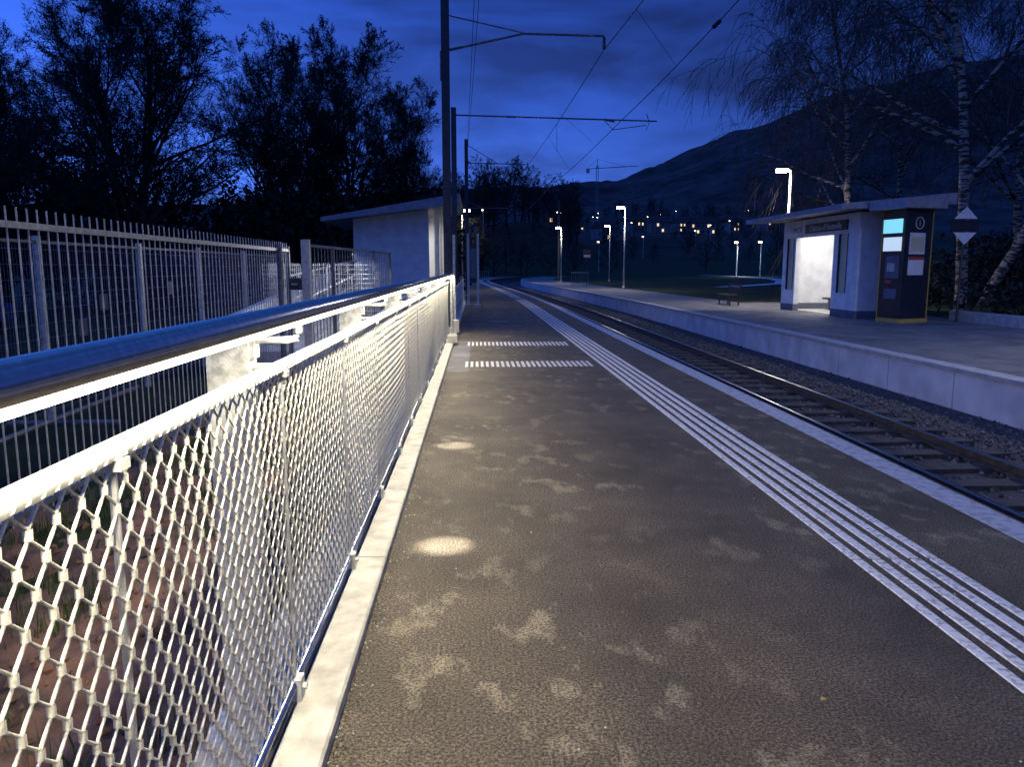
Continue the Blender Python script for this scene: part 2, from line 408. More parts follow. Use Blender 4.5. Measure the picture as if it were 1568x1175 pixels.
while y<FY1:
    near=y<7
    R=.0033 if near else .0028
    n=5 if near else 3
    pts=[]
    for j in range(rows_n+1):
        z=z0+j*stp
        yy=y+(cw/2 if (i+j)%2 else 0)
        sag,xo=nodepos(y,z)
        if near:
            s=(R if (i+j)%2==0 else -R)
            pts.append((xo,yy+s+sag,z-.010)); pts.append((xo,yy+s+sag,z+.010))
        else: pts.append((xo,yy+sag,z))
    p.tube(pts,R,n,'wire',caps=False)
    if near and y<5.5:
        for j in range(i%2,rows_n+1,2):
            z=z0+j*stp; sag,xo=nodepos(y,z)
            p.tube([(xo,y+sag,z-.009),(xo,y+sag,z+.009)],.0070,6,'wire',caps=False)
    p.tube([(XM,y,1.25),(XM+.02,y+cw*.25,1.26),(XM+.016,y+cw*.5,1.288)],.0024,3,'wire',caps=False)
    y+=cw/2; i+=1
p.build('cable_net',F,True)
p=MB(); p.sweep([(-.612,1.412),(-.588,1.412),(-.583,1.418),(-.583,1.428),(-.617,1.428),(-.617,1.418)],[FY0,5,12,FY1+1],'led'); p.build('led_profile',F)
yc=(FY0+FY1+1)/2
a=area('led_strip',(-.6,yc,1.410),(0,math.radians(-6),0),.018,FY1+1-FY0,320,(1,.90,.67),F)
for (y,P) in ((4.3,720),(6.85,520),(9.3,90),(11.8,70)):
    l=bpy.data.lights.new('rail_spot','SPOT'); l.energy=P; l.spot_size=math.radians(15); l.spot_blend=1; l.color=(1,.95,.82); l.shadow_soft_size=.01
    o=bpy.data.objects.new('rail_spot',l); sc.collection.objects.link(o); o.location=(-.57,y,1.41); o.parent=F
    d=Vector((.37,0,-1.41)); o.rotation_euler=d.to_track_quat('-Z','Y').to_euler()
p=MB()
p.box(-.62,-.42,16.0,16.35,.056,.2,'conc'); p.box(-.6,-.44,18.6,19.0,.056,.35,'conc')
p.tube([(-.55,18.9,0.06),(-.55,18.9,2.4)],.035,10,'galvp'); p.tube([(-.6,18.2,0.06),(-.6,18.2,1.42)],.03,10,'galvp')
p.build('fence_end_post',None)

p=MB()
for z in (1.05,.55): p.sweep([(-.62,z),(-.58,z),(-.58,z+.04),(-.62,z+.04)],YS(20.5,140),'galv')
y=20.5
while y<140: p.box(-.62+off(y),-.58+off(y),y,y+.05,.05,1.05,'galv'); y+=2
p.build('platform_railing')

# ---------------------------------------------------------------- left side: soil, fences
p=MB()
nx,ny=52,110
for j in range(ny+1):
    for i in range(nx+1):
        x=-.95-i*.0525; y=-1+j*.15
        z=-.44+.09*noise.noise(Vector((x*1.7,y*1.7,1)))+.07*noise.noise(Vector((x*6,y*6,1)))+.03*noise.noise(Vector((x*15,y*15,1)))
        p.v.append((x,y,z))
k=p.mid('soil')
for j in range(ny):
    for i in range(nx):
        a=j*(nx+1)+i; p.f.append((a,a+nx+1,a+nx+2,a+1)); p.mi.append(k)
p.build('soil_bed',smooth=True)
p=MB()
for i in range(900):
    x=-1.05-random.random()*2.4; y=.5+random.random()*10; r=random.uniform(.008,.04); c=Vector((x,y,-.42)); vs=[]
    for d in ((1,0,0),(-1,0,0),(0,1,0),(0,-1,0),(0,0,1),(0,0,-1)): vs.append(tuple(c+Vector(d)*r*random.uniform(.6,1.3)))
    p.add(vs,[(0,2,4),(2,1,4),(1,3,4),(3,0,4),(2,0,5),(1,2,5),(3,1,5),(0,3,5)],'soil')
p.build('soil_clods')
p=MB()
for c in range(900):
    x=-1.05-random.random()*2.5; y=.5+random.random()*12
    if noise.noise(Vector((x*.9,y*.9,7)))<.0: continue
    for b in range(14):
        bx=x+random.gauss(0,.06); by=y+random.gauss(0,.06); h=random.uniform(.05,.17); a=random.random()*6.28; lean=random.uniform(.02,.08)
        dx,dy=math.cos(a),math.sin(a)
        p.add([(bx-dy*.006,by+dx*.006,-.47),(bx+dy*.006,by-dx*.006,-.47),(bx+dx*lean,by+dy*lean,-.42+h)],[(0,1,2)],'blade')
p.build('grass_tufts')
p=MB(); X=-3.5
p.box(X-.03,X+.03,-1,14.6,1.9,1.95,'fencel'); p.box(X-.02,X+.02,-1,14.6,-.3,-.26,'fence')
y=-1
while y<14.6:
    p.tube([(X,y,-.34),(X,y,2.06)],.0075,5,'fencel'); y+=.14
for y in (-1,2.0,14.6): p.box(X-.035,X+.035,y-.035,y+.035,-.5,2.0,'fence')
p.build('bar_fence')
p=MB(); X=-5.9
for y in (3,6.2,10.75,13.9,16.8,20,23.4):
    p.box(X-.04,X+.04,y-.04,y+.04,-.5,2.03,'fencel')
y=2
while y<23.4:
    p.tube([(X,y,-.4),(X,y,1.95)],.004,3,'fence'); y+=.07
z=-.35
while z<1.96:
    p.tube([(X,2,z),(X,23.4,z)],.005,4,'fence'); z+=.2
p.box(X-.02,X+.02,2,23.4,1.93,1.97,'fence')
p.build('rod_panel_fence')
p=MB()
for (y,z) in ((12.3,.95),(15,1.1),(11.6,.6)): p.box(X+.03,X+.05,y,y+.22,z,z+.25,'plinth')
p.build('fence_notice_plate')
G=empty('access_gate')
p=MB(); 
p.box(-2.66,-2.54,11.94,12.06,-.5,2.03,'fencel'); p.tube([(-3.45,13.8,-.5),(-3.45,13.8,2.0)],.05,8,'fence')
p.build('gate_posts',G)
p=MB(); p.box(-2.86,-2.67,11.96,12.04,1.27,1.45,'darkm'); p.tube([(-2.8,11.95,1.36),(-2.8,11.88,1.36),(-2.72,11.88,1.36)],.012,6,'galv'); p.build('lock_box',G)
p=MB()
def seg(a,b,r,m='galv',n=6): p.tube([a,b],r,n,m)
for z in (1.95,.0):
    seg((-2.6,12.1,z),(-2.1,19,z),.025,'fence')
for k in range(34):
    y=12.1+k*.2; x=-2.6+.5*(y-12.1)/6.9; seg((x,y,0),(x,y,1.95),.007,'fence',4)
for y,x in ((13.6,-2.49),(17,-2.24),(19,-2.1)): p.box(x-.03,x+.03,y-.03,y+.03,-.5,1.98,'fence')
p.build('gate_wing',G)
R=empty('access_ramp')
p=MB(); p.prism([(-5.2,15),(-3.2,15),(-3.0,27),(-5.0,27)],-.6,[.0,.0,.9,.9],'conc'); p.build('ramp_slab',R)
p=MB(); p.prism([(-5.25,15),(-5.1,15),(-4.9,27),(-5.05,27)],-.55,[.5,.5,1.5,1.5],'wall'); p.build('ramp_wall',R)
p=MB()
for (xa,xb,ya,yb,za,zb) in ((-3.2,-3.0,15,27,.05,.95),(-1.9,-1.7,13.5,26,-.3,.1),(-4.0,-3.8,16,28,.4,1.0)):
    n=8
    for h in (1.0,.75,.5,.12):
        p.tube([(xa,ya,za+h),(xb,yb,zb+h)],.024 if h==1.0 else .012,8,'galv')
    for k in range(n+1):
        q=k/n; x=xa+(xb-xa)*q; y=ya+(yb-ya)*q; z=za+(zb-za)*q
        p.tube([(x,y,-.5),(x,y,z+1.0)],.022,6,'galv')
p.build('ramp_railings',R)
p=MB()
for k in range(60):
    xx=-4.4+k*.04
    p.tube([(xx,16.2,.05),(xx,16.2,1.7)],.006,4,'galv')
for k in range(18): p.tube([(-4.4,16.2,.05+k*.095),(-2.04,16.2,.05+k*.095)],.006,4,'galv')
p.build('ramp_mesh_panel',R)
area('ramp_led',(-2.4,17.5,1.9),(0,math.radians(40),0),.05,5,60,(.9,.93,1),R)
p=MB()
p.tube([(-5.2,6.8,-.3),(-4.2,9.6,.15)],.03,8,'fence'); p.tube([(-5.6,7.2,-.25),(-4.6,7.2,-.25)],.03,8,'fence'); p.tube([(-5.2,8.6,-.1),(-4.0,8.6,-.1)],.03,8,'fence')
p.build('bike_stand')

# ---------------------------------------------------------------- left shelter
S=empty('platform_shelter_building')
p=MB()
A,B,C,D=(-5.0,32),(-1.95,32),(-1.55,36.5),(-5,36.5)
rz=lambda x: 3.42+(x+6.1)*.128
p.prism([A,B,(B[0],32.2),(A[0],32.2)],-.5,[rz(-5),rz(-1.95),rz(-1.95),rz(-5)],'wall')
p.prism([(-5,32.2),(-4.8,32.2),(-4.8,36.5),(-5,36.5)],-.5,[rz(-5)]*4,'wall')
p.prism([(-5,36.5),(-1.5,36.5),(-1.5,36.7),(-5,36.7)],-.5,[rz(-5),rz(-1.5),rz(-1.5),rz(-5)],'inner')
p.build('walls',S)
p=MB(); p.prism([(-6.1,31.0),(-.65,31.0),(-.65,37.6),(-6.1,37.6)],[rz(-6.1),rz(-.65),rz(-.65),rz(-6.1)],[rz(-6.1)+.16,rz(-.65)+.40,rz(-.65)+.40,rz(-6.1)+.16],'roof')
p.build('roof',S)
p=MB(); p.box(-1.75,-1.55,32.6,32.75,0,rz(-1.7),'wall'); p.box(-1.6,-1.5,34.4,34.5,0,rz(-1.6),'galv'); p.build('columns',S)
area('shelter_light',(-2.6,34.4,3.7),(0,0,0),.4,1.5,90,(1,.97,.9),S)

# ---------------------------------------------------------------- right shelter
S=empty('platform_shelter')
p=MB()
H=3.35
X0=12.0;X1=14.2
def fw(y0,y1,z0,z1,m='wall',dx=0,th=.18): p.box(X0+dx,X0+th+dx,y0,y1,z0,z1,m)
fw(24.0,24.7,.25,H); fw(25.35,25.72,.25,2.72); fw(24.7,25.35,.25,.78); fw(28.8,28.95,.25,2.72); fw(28.95,29.6,.25,.78); fw(29.6,30,.25,H)
fw(24.7,29.6,2.72,H)
p.box(X0+.18,X1,24.0,24.18,.25,H,'wall'); p.box(X0+.18,X1,29.82,30,.25,H,'wall'); p.box(X1,X1+.15,24,30,.25,H,'inner')
p.build('walls',S)
p=MB()
for (a,b) in ((24.0,25.7),(28.8,30)): p.box(X0-.01,X0+.19,a,b,0,.249,'plinth')
p.box(X0+.19,X1+.15,23.99,24.19,0,.249,'plinth'); p.box(X0+.19,X1+.15,29.8,30.01,0,.249,'plinth'); p.build('plinth',S)
p=MB(); p.box(X0+.2,X1-.01,24.19,29.8,.002,.02,'conc'); p.box(X0+.19,X1-.001,24.19,29.81,H-.06,H-.01,'inner'); p.build('floor_ceiling',S)
p=MB(); p.box(X0+.05,X0+.09,24.7,25.35,.781,2.719,'glassl'); p.box(X0+.05,X0+.09,28.95,29.6,.781,2.719,'glassl')
for (a,b) in ((24.7,25.35),(28.95,29.6)):
    p.box(X0-.015,X0+.045,a,a+.04,.79,2.71,'darkm');p.box(X0-.015,X0+.045,b-.04,b,.79,2.71,'darkm')
p.build('window_panels',S)
p=MB()
p.prism([(10.95,23.1),(14.5,23.1),(14.5,31.4),(10.95,31.4)],[3.36,3.52,3.52,3.36],[3.52,3.86,3.86,3.52],'roof')
p.build('roof',S)
p=MB(); p.box(X0-.05,X0-.004,24.75,27.95,2.84,3.16,'signdark'); p.build('name_sign',S)
def text(s,size,loc,rot,mat,parent,name):
    c=bpy.data.curves.new(name,'FONT'); c.body=s; c.size=size; c.extrude=.002; c.align_x='CENTER'; c.align_y='CENTER'; c.materials.append(M[mat])
    o=bpy.data.objects.new(name,c); sc.collection.objects.link(o); o.location=loc; o.rotation_euler=rot; o.parent=parent; return o
text("Château-d'Hauteville",.29,(X0-.055,26.35,2.99),(math.pi/2,0,-math.pi/2),'white',S,'station_name_text')
text("VMCV",.3,(X0-.01,28.75,2.98),(math.pi/2,0,-math.pi/2),'signdark',S,'operator_text')
p=MB(); p.box(X0+1.3,X0+1.75,24.6,29.2,.42,.48,'wood')
for y in (24.9,26.9,28.9): p.box(X0+1.4,X0+1.7,y-.03,y+.03,.02,.42,'fence')
p.build('seat',S)
area('interior_light',(13.1,27,3.25),(0,0,0),.8,4.5,125,(1,.98,.95),S)
K=empty('ticket_machine_kiosk')
A,B,C,D=(12.17,22.95),(12.35,22.0),(13.42,22.45),(13.3,23.5)
p=MB(); p.prism([A,B,C,D],.12,3.3,'signdark'); p.build('body',K)
p=MB(); p.prism([(12.15,22.97),(12.34,21.97),(13.44,22.43),(13.32,23.52)],0,.119,'yellow')
p.panel(A,B,.0,.02,.13,3.29,.02,'yellow'); p.panel(B,C,1.13,1.16,.13,3.29,.02,'yellow'); p.build('gold_frame',K)
p=MB(); p.prism([(11.75,23.0),(12.15,21.6),(13.55,22.0),(13.9,23.05),(13.6,23.6)],3.3,[3.56,3.56,3.56,3.6,3.6],'roof'); p.build('hood',K)
p=MB()
p.panel(A,B,.08,.85,2.62,3.02,.03,'screen'); p.panel(A,B,.12,.85,2.1,2.5,.03,'screenw')
p.panel(A,B,.25,.8,1.3,1.95,.02,'plinth'); p.panel(A,B,.35,.65,1.5,1.75,.035,'fencel'); p.panel(A,B,.3,.5,1.15,1.25,.03,'red'); p.panel(A,B,.25,.75,.7,1.0,.02,'plinth')
p.build('ticket_panel',K)
p=MB()
p.panel(B,C,.2,.85,2.0,2.62,.02,'paper'); p.panel(B,C,.2,.85,1.4,1.93,.02,'paper'); p.panel(B,C,.2,.85,1.84,1.93,.026,'red'); p.panel(B,C,.25,.8,2.08,2.5,.026,'glassl')
p.build('info_posters',K)
ang=math.atan2(C[1]-B[1],C[0]-B[0])
text("i",.3,(12.35+.55*math.cos(ang)+.012,22.0+.55*math.sin(ang)-.03,2.9),(math.pi/2,0,ang),'white',K,'info_symbol')
p=MB()
cx,cy=12.35+.55*math.cos(ang)+.012,22.0+.55*math.sin(ang)-.03
p.tube([(cx+.17*math.cos(q)*math.cos(ang),cy+.17*math.cos(q)*math.sin(ang),2.9+.17*math.sin(q)) for q in [k*math.pi/8 for k in range(17)]],.014,5,'white'); p.build('info_ring',K)
S=empty('signal_board')
p=MB(); cx,cy,cz=14.5,22.6,2.85
h=.56
p.add([(cx-.36,cy,cz+.2),(cx+.36,cy,cz+.2),(cx,cy,cz+h)],[(0,1,2)],'paper'); p.add([(cx-.36,cy,cz-.2),(cx+.36,cy,cz-.2),(cx,cy,cz-h)],[(0,2,1)],'paper'); p.build('white_triangles',S)
p=MB(); p.prism([(cx-.42,cy+.01),(cx+.42,cy+.01),(cx+.42,cy+.03),(cx-.42,cy+.03)],cz-.17,cz+.17,'signdark'); p.tube([(cx,cy+.06,0),(cx,cy+.06,cz+h)],.035,8,'darkm'); p.build('board_post',S)
S=empty('platform_bench'); 
p=MB(); bx,by=10.9,33.5
for k in range(4): p.box(bx-.1+k*.12,bx-.0+k*.12,by-.9,by+.9,.43,.47,'wood')
for k in range(3): p.box(bx+.4,bx+.44,by-.9,by+.9,.55+k*.14,.66+k*.14,'wood')
p.build('slats',S)
p=MB()
for y in (by-.7,by+.7):
    p.box(bx-.1,bx+.4,y-.03,y+.03,.38,.43,'darkm'); p.box(bx-.05,bx,y-.03,y+.03,0,.38,'darkm'); p.box(bx+.33,bx+.38,y-.03,y+.03,0,.38,'darkm'); p.box(bx+.441,bx+.47,y-.03,y+.03,.4,.95,'darkm')
p.build('legs',S)

# ---------------------------------------------------------------- lamps
def lamp(x,y,z0,h,P,dx=-1,arm=.45,name='street_lamp',big=True,col=(1,.93,.8)):
    E=empty(name)
    p=MB(); p.tube([(x,y,z0),(x,y,z0+h*.5),(x,y,z0+h)],[.075,.06,.045],10,'galvp'); p.tube([(x,y,z0),(x,y,z0+.25)],.1,10,'galvp')
    p.tube([(x,y,z0+h-.03),(x+dx*.15,y,z0+h+.03)],.03,8,'galvp'); p.build('pole',E,True)
    a,b=sorted((x+dx*.1,x+dx*(.1+arm+.1)))
    p=MB(); p.prism([(a,y-.13),(b,y-.13),(b,y+.13),(a,y+.13)],z0+h,[z0+h+.09]*4,'darkm'); p.build('head',E)
    p=MB(); p.prism([(a+.04,y-.11),(b-.04,y-.11),(b-.04,y+.11),(a+.04,y+.11)],z0+h-.12,z0+h-.001,'lampw'); p.build('lens',E)
    if P: area('lamp_light',((a+b)/2,y,z0+h-.13),(0,0,0),.25,.4,P,col,E)
lamp(13.35,33,0,5.75,380)
lamp(11.7+off(58),58,0,6.1,260)
lamp(10.6+off(82),83,0,5.9,200)
lamp(15.8,92,0,6.6,30)
lamp(-1.1+off(60)+.7,60,0,6.0,90,dx=1)
lamp(-2.0,-5,-.5,6.3,380,dx=1,arm=.5,col=(1,.85,.6))
lamp(13.6,9.5,0,5.75,500,col=(.93,.93,1))  # added lamp, out of view, brightens the shelter front and opposite platform
def dlamp(x,y,h):
    z=height(x,y)-.1+.5
    p=MB(); p.tube([(x,y,z-1),(x,y,z+h)],.09,6,'galvp'); p.box(x-.5,x+.05,y-.15,y+.15,z+h,z+h+.12,'darkm'); p.box(x-.45,x-.0,y-.14,y+.14,z+h-.2,z+h-.005,'lampf'); p.build('street_lamp')
rnd=random.Random(31)
ll=[(40,118,5.2),(43,116,5.2),(30,190,7),(56,260,7),(85,300,7),(70,350,7),(100,330,7),(25,240,7),(118,360,7),(2,230,8)]
for k in range(16):
    y=rnd.uniform(280,760); ll.append((rnd.uniform(.06,.5)*y,y,rnd.uniform(6,9)))
for q in ll: dlamp(*q)
area('path_light',(41,117,5.0),(0,0,0),.4,.4,380,(.85,.95,1))

p=MB()
pth=[(20,62),(24,66),(29,72),(33,82),(37,95),(40,115),(41,140)]
for i in range(len(pth)-1):
    (xa,ya),(xb,yb)=pth[i],pth[i+1]; wd=.9
    za=-.06+.012*(xa-12.3)+.06; zb=-.06+.012*(xb-12.3)+.06
    p.add([(xa-wd,ya,za),(xa+wd,ya,za),(xb+wd,yb,zb),(xb-wd,yb,zb)],[(0,1,2,3)],'concface')
p.build('footpath')
p=MB()
x0=11.7+off(75)
for k in range(9): p.tube([(x0-1.6+k*.2,72,0),(x0-1.6+k*.2,72,1.2)],.02,5,'fence')
p.tube([(x0-1.6,72,1.2),(x0,72,1.2)],.03,6,'galv'); p.tube([(x0-1.6,72,.2),(x0,72,.2)],.03,6,'galv'); p.build('platform_barrier')
p=MB(); p.tube([(x0-.3,71,0),(x0-.3,71,3.2)],.04,8,'darkm'); p.box(x0-.65,x0+.05,70.93,70.96,2.5,3.3,'signdark'); p.box(x0-.6,x0,70.915,70.929,2.6,2.8,'paper'); p.build('platform_sign')

# ---------------------------------------------------------------- catenary
def mast(x,y,H,wd,name='catenary_mast'):
    E=empty(name); p=MB(); h=wd/2
    p.box(x-h,x+h,y-h,y-h+.02,-.5,H,'darkm'); p.box(x-h,x+h,y+h-.02,y+h,-.5,H,'darkm'); p.box(x-.012,x+.012,y-h+.02,y+h-.02,-.5,H,'darkm')
    p.prism([(x-h-.08,y-h-.08),(x+h+.08,y-h-.08),(x+h+.08,y+h+.08),(x-h-.08,y+h+.08)],-.5,.1,'conc'); p.build('column',E)
    return E
def ins(p,a,b):
    a=Vector(a);b=Vector(b); n=7
    for k in range(n):
        q=a+(b-a)*((k+.3)/n); r=a+(b-a)*((k+.6)/n); p.tube([q,r],.045,8,'darkm')
    p.tube([a,b],.02,6,'darkm')
E=mast(-.74,20,11.5,.2); p=MB()
p.tube([(-.75,20,6.9),(1.19,20,7.33),(3.2,20,7.3)],.028,8,'fence'); p.tube([(-.75,20,7.75),(1.19,20,7.35)],.016,6,'fence')
ins(p,(3.2,20,7.28),(3.2,20,6.98)); ins(p,(-.7,20,6.92),(-.3,20,7.0)); p.tube([(-.85,20,6.9),(-.85,20,6.2)],.03,6,'fence'); p.build('cantilever',E)
E=mast(-.72,26,6.75,.17); p=MB()
p.tube([(-.7,26,6.52),(5.95,26,6.38)],.025,8,'fence'); ins(p,(4.2,26,6.42),(4.55,26,6.35)); p.tube([(4.2,26,6.4),(4.5,26,6.1),(5.6,26,6.25)],.014,6,'fence'); p.tube([(5.6,26,6.6),(5.7,26,6.35),(5.6,26,6.1)],.016,6,'fence'); ins(p,(1.0,26,6.48),(1.3,26,6.475))
p.build('cantilever',E)
E=mast(-.55,45,8.8,.2); p=MB(); p.tube([(-.5,45,7.5),(2.8,45,7.45)],.03,6,'fence'); p.tube([(-.5,45,8.5),(1.2,45,7.5)],.02,6,'fence'); ins(p,(2.6,45,7.4),(2.6,45,7.1)); p.build('cantilever',E)
for y in (70,95):
    E=mast(-1.0+off(y),y,8.2,.2); p=MB(); x=-1+off(y); p.tube([(x,y,6.9),(x+4.9,y,6.9)],.04,6,'fence'); p.tube([(x,y,7.9),(x+2.5,y,7)],.03,6,'fence'); p.build('cantilever',E)
E=mast(9.3,88,9,.2); 
def wire(pts,r,name):
    out=[]
    for i in range(len(pts)-1):
        a=Vector(pts[i]);b=Vector(pts[i+1])
        for k in range(8):
            q=k/8; v=a+(b-a)*q; v.z-=4*.12*q*(1-q)*((b-a).length/25); out.append(v)
    out.append(Vector(pts[-1])); p.tube(out,r,5,'darkm')
p=MB()
wire([(3.85,-5,7.0),(3.6,12,6.98),(3.2,20,6.98),(2.7,45,7.1),(2.9,70,6.8),(3,95,6.8)],.011,'')
wire([(4.75,-5,6.4),(4.75,13.7,6.4),(4.75,26,6.38),(4.2,45,6.2),(3.6,70,6.0),(3.2,95,6),(5,125,6)],.012,'')
wire([(.02,-5,8.5),(0.0,20,8.4),(-.5,45,8.3)],.009,''); wire([(.14,-5,8.5),(0.12,20,8.4),(-.45,45,8.5)],.009,'')
for (a,b) in (((2.95,28,7.0),(4.4,30,6.35)),((3.4,17,6.98),(4.75,19,6.4)),((3.0,33,7.02),(4.3,37,6.3))): p.tube([a,b],.006,4,'darkm')
p.tube([(3.05,30,6.98),(3.1,30.3,6.0)],.007,4,'darkm')
for (x,y) in ((4.75,15.6),): ins(p,(x,y,6.35),(x,y+.4,6.36))
p.build('overhead_wires')
S=empty('timetable_stand'); p=MB()
for x in (-.35,.05): p.box(x-.05,x+.05,32,32.1,0,3.0,'galvp'); p.box(x-.12,x+.12,31.8,32.3,0,.12,'conc')
p.build('legs',S); p=MB(); p.box(-.3,0,32.02,32.06,1.0,2.6,'signdark'); p.box(-.27,-.03,32.0,32.019,1.2,2.4,'fence'); p.build('board',S)

# ---------------------------------------------------------------- trees
def tree(name,seed,H,r0,spec,birch=False,leafn=2,leafs=.07,rmin=.008,topk=.55):
    rnd=random.Random(seed); p=MB(); bark='birch' if birch else 'bark'
    def branch(pos,d,Ln,r,lev):
        nseg=spec[lev]['seg']; pts=[pos.copy()];rs=[r]; dd=d.copy(); q=pos.copy()
        ends=[]
        for s in range(nseg):
            dd=dd+Vector((rnd.gauss(0,1),rnd.gauss(0,1),rnd.gauss(0,1)))*spec[lev]['wob']+Vector((0,0,spec[lev]['up']))
            dd.normalize(); q=q+dd*(Ln/nseg); pts.append(q.copy()); rs.append(max(rmin*.8,r*(1-(s+1)/nseg*spec[lev]['tap']))); ends.append(dd.copy())
        p.tube(pts,rs,spec[lev]['n'],bark if (lev<2 or not birch) else 'btwig',caps=False)
        if lev+1<len(spec):
            c=spec[lev]['ch']
            for k in range(c):
                f=spec[lev]['st']+(1-spec[lev]['st'])*((k+rnd.random())/c); fi=f*nseg; i=min(nseg-1,int(fi)); fr=fi-i
                pp=pts[i].lerp(pts[i+1],fr); rr=rs[i]+(rs[i+1]-rs[i])*fr; ax=ends[i]
                pv=Vector((rnd.gauss(0,1),rnd.gauss(0,1),rnd.gauss(0,1))); pv=(pv-ax*pv.dot(ax)).normalized()
                an=math.radians(rnd.uniform(*spec[lev]['ang'])); nd=(ax*math.cos(an)+pv*math.sin(an)).normalized()
                if lev==0: LL=Ln*spec[1]['len']*(1.1-topk*((f-spec[0]['st'])/(1-spec[0]['st'])))*rnd.uniform(.9,1.08)
                else: LL=Ln*spec[lev+1]['len']*(1.1-.5*f)*rnd.uniform(.7,1.2)
                branch(pp,nd,LL,max(rmin,rr*.6),lev+1)
        else:
            for k in range(leafn):
                c=pts[-1].lerp(pts[0],rnd.random()); s=leafs*rnd.uniform(.6,1.3)
                a=Vector((rnd.gauss(0,1),rnd.gauss(0,1),rnd.gauss(0,1))).normalized()*s; b=Vector((rnd.gauss(0,1),rnd.gauss(0,1),rnd.gauss(0,1))).normalized()*s*.6
                p.add([tuple(c-b),tuple(c+a*.5+b),tuple(c+a)],[(0,1,2)],'leaf')
    branch(Vector((0,0,-.6)),Vector((0,0,1)),H,r0,0)
    ob=p.build(name,smooth=True); return ob
specA=[dict(seg=9,wob=.05,up=.05,tap=.85,n=8,ch=26,st=.15,ang=(22,58)),
 dict(seg=6,wob=.10,up=.09,tap=.85,n=5,ch=11,st=.22,ang=(25,58),len=.50),
 dict(seg=4,wob=.13,up=.06,tap=.8,n=3,ch=9,st=.15,ang=(25,60),len=.40),
 dict(seg=2,wob=.14,up=.06,tap=.7,n=3,ch=9,st=.1,ang=(22,60),len=.5),
 dict(seg=1,wob=.12,up=.05,tap=.3,n=3,ch=0,st=0,ang=(0,0),len=.62)]
specB=[dict(seg=10,wob=.05,up=.03,tap=.85,n=8,ch=17,st=.28,ang=(35,65)),
 dict(seg=7,wob=.1,up=.03,tap=.85,n=5,ch=10,st=.2,ang=(30,60),len=.46),
 dict(seg=5,wob=.12,up=-.10,tap=.8,n=3,ch=7,st=.2,ang=(25,60),len=.45),
 dict(seg=4,wob=.08,up=-.38,tap=.6,n=3,ch=4,st=.15,ang=(20,45),len=.9),
 dict(seg=2,wob=.08,up=-.45,tap=.4,n=3,ch=0,st=0,ang=(0,0),len=.65)]
def place(ob,x,y,z,s=1,rz=0,tilt=(0,0),parent=None,first=False,name=None):
    o=ob if first else bpy.data.objects.new(name or ob.name,ob.data)
    if not first: sc.collection.objects.link(o)
    o.location=(x,y,z); o.scale=(s,s,s) if not isinstance(s,tuple) else s; o.rotation_euler=(tilt[0],tilt[1],rz)
    if parent: o.parent=parent
    return o
tA=tree('bare_tree',3,11.6,.30,specA,leafn=1,leafs=.08,topk=.2); place(tA,-15.4,36,-.5,(1.0,1.0,1.05),0.6,first=True)
tB=tree('bare_tree',11,10.8,.26,specA,leafn=1,leafs=.08,topk=.25); place(tB,-7.0,46,-.5,(1,1,1.12),0,first=True)
place(tB,-4.2,50,-.5,(.85,.85,.95),2.1); place(tB,-12,52,-.5,(1.1,1.1,1.2),1.0); place(tA,-27,46,-.5,.95,2.4); place(tA,-38,48,-.5,.95,1.2)
place(tA,-1.8,62,-.5,.6,3.3); place(tB,-25,37,-.5,.68,.4)
place(tA,-18.6,43,-.5,(1,1,1.1),3.9); place(tB,-21,35,-.5,(.75,.75,.8),5.1); place(tA,-9.5,45,-.5,(.8,.8,.86),4.7)
bA=tree('birch_tree',5,16.5,.24,specB,True,leafn=1,leafs=.06); place(bA,18.0,28.0,-.1,1,0.5,(0,-.06),first=True)
bB=tree('birch_tree',9,14.5,.2,specB,True,leafn=1,leafs=.06); place(bB,16.9,34.5,-.1,1.05,0,(0,-.05),first=True)
place(bA,20.8,31,-.1,.95,2.6,(0,-.26)); place(bB,23.5,42,-.1,1.05,1.4); place(bA,26,36,-.1,1.0,4.2); place(bB,21,26,-.1,1.1,3.4,(0,-.1))
def foliage(name,blobs,n,size,mat='bush',seed=1):
    rnd=random.Random(seed); p=MB(); tot=sum(b[3]*b[4]*b[5] for b in blobs)
    for (x,y,z,a,b,c) in blobs:
        cnt=int(n*(a*b*c)/tot)
        for k in range(cnt):
            v=Vector((rnd.gauss(0,1),rnd.gauss(0,1),rnd.gauss(0,1))).normalized()*(rnd.random()**.4)*(1+.25*noise.noise(Vector((x+k*.01,y,z))))
            q=Vector((x+v.x*a,y+v.y*b,z+v.z*c)); 
            if noise.noise(q*.55)<-.28: continue
            s=size*rnd.uniform(.5,1.4)
            A=Vector((rnd.gauss(0,1),rnd.gauss(0,1),rnd.gauss(0,1))).normalized()*s; B=Vector((rnd.gauss(0,1),rnd.gauss(0,1),rnd.gauss(0,1))).normalized()*s*.7
            p.add([tuple(q-B),tuple(q+A*.6),tuple(q+B),tuple(q-A)],[(0,1,2,3)],mat)
    p.build(name)
rnd=random.Random(4); bl=[]
for k in range(64):
    x=-46+k*.70; bl.append((x,39+rnd.uniform(-2,3)+max(0,(x+12))*.9,rnd.uniform(.5,4.6),rnd.uniform(1.6,2.8),1.6,rnd.uniform(1.8,4.0)))
foliage('hedgerow_bushes',bl,46000,.18,seed=2)
bl=[(-10.9,43,6.0,1.3,1.3,3.6),(-12,42,4,2,1.6,3),(-20,40,5,2.2,1.6,3)]
foliage('ivy_covered_tree',bl,8000,.14,seed=5)
bl=[]
for k in range(26):
    bl.append((16.5+k*1.1,33+rnd.uniform(-2,3)+k*.35,rnd.uniform(.4,2.0),rnd.uniform(1.4,2.4),1.5,rnd.uniform(1.3,2.6)))
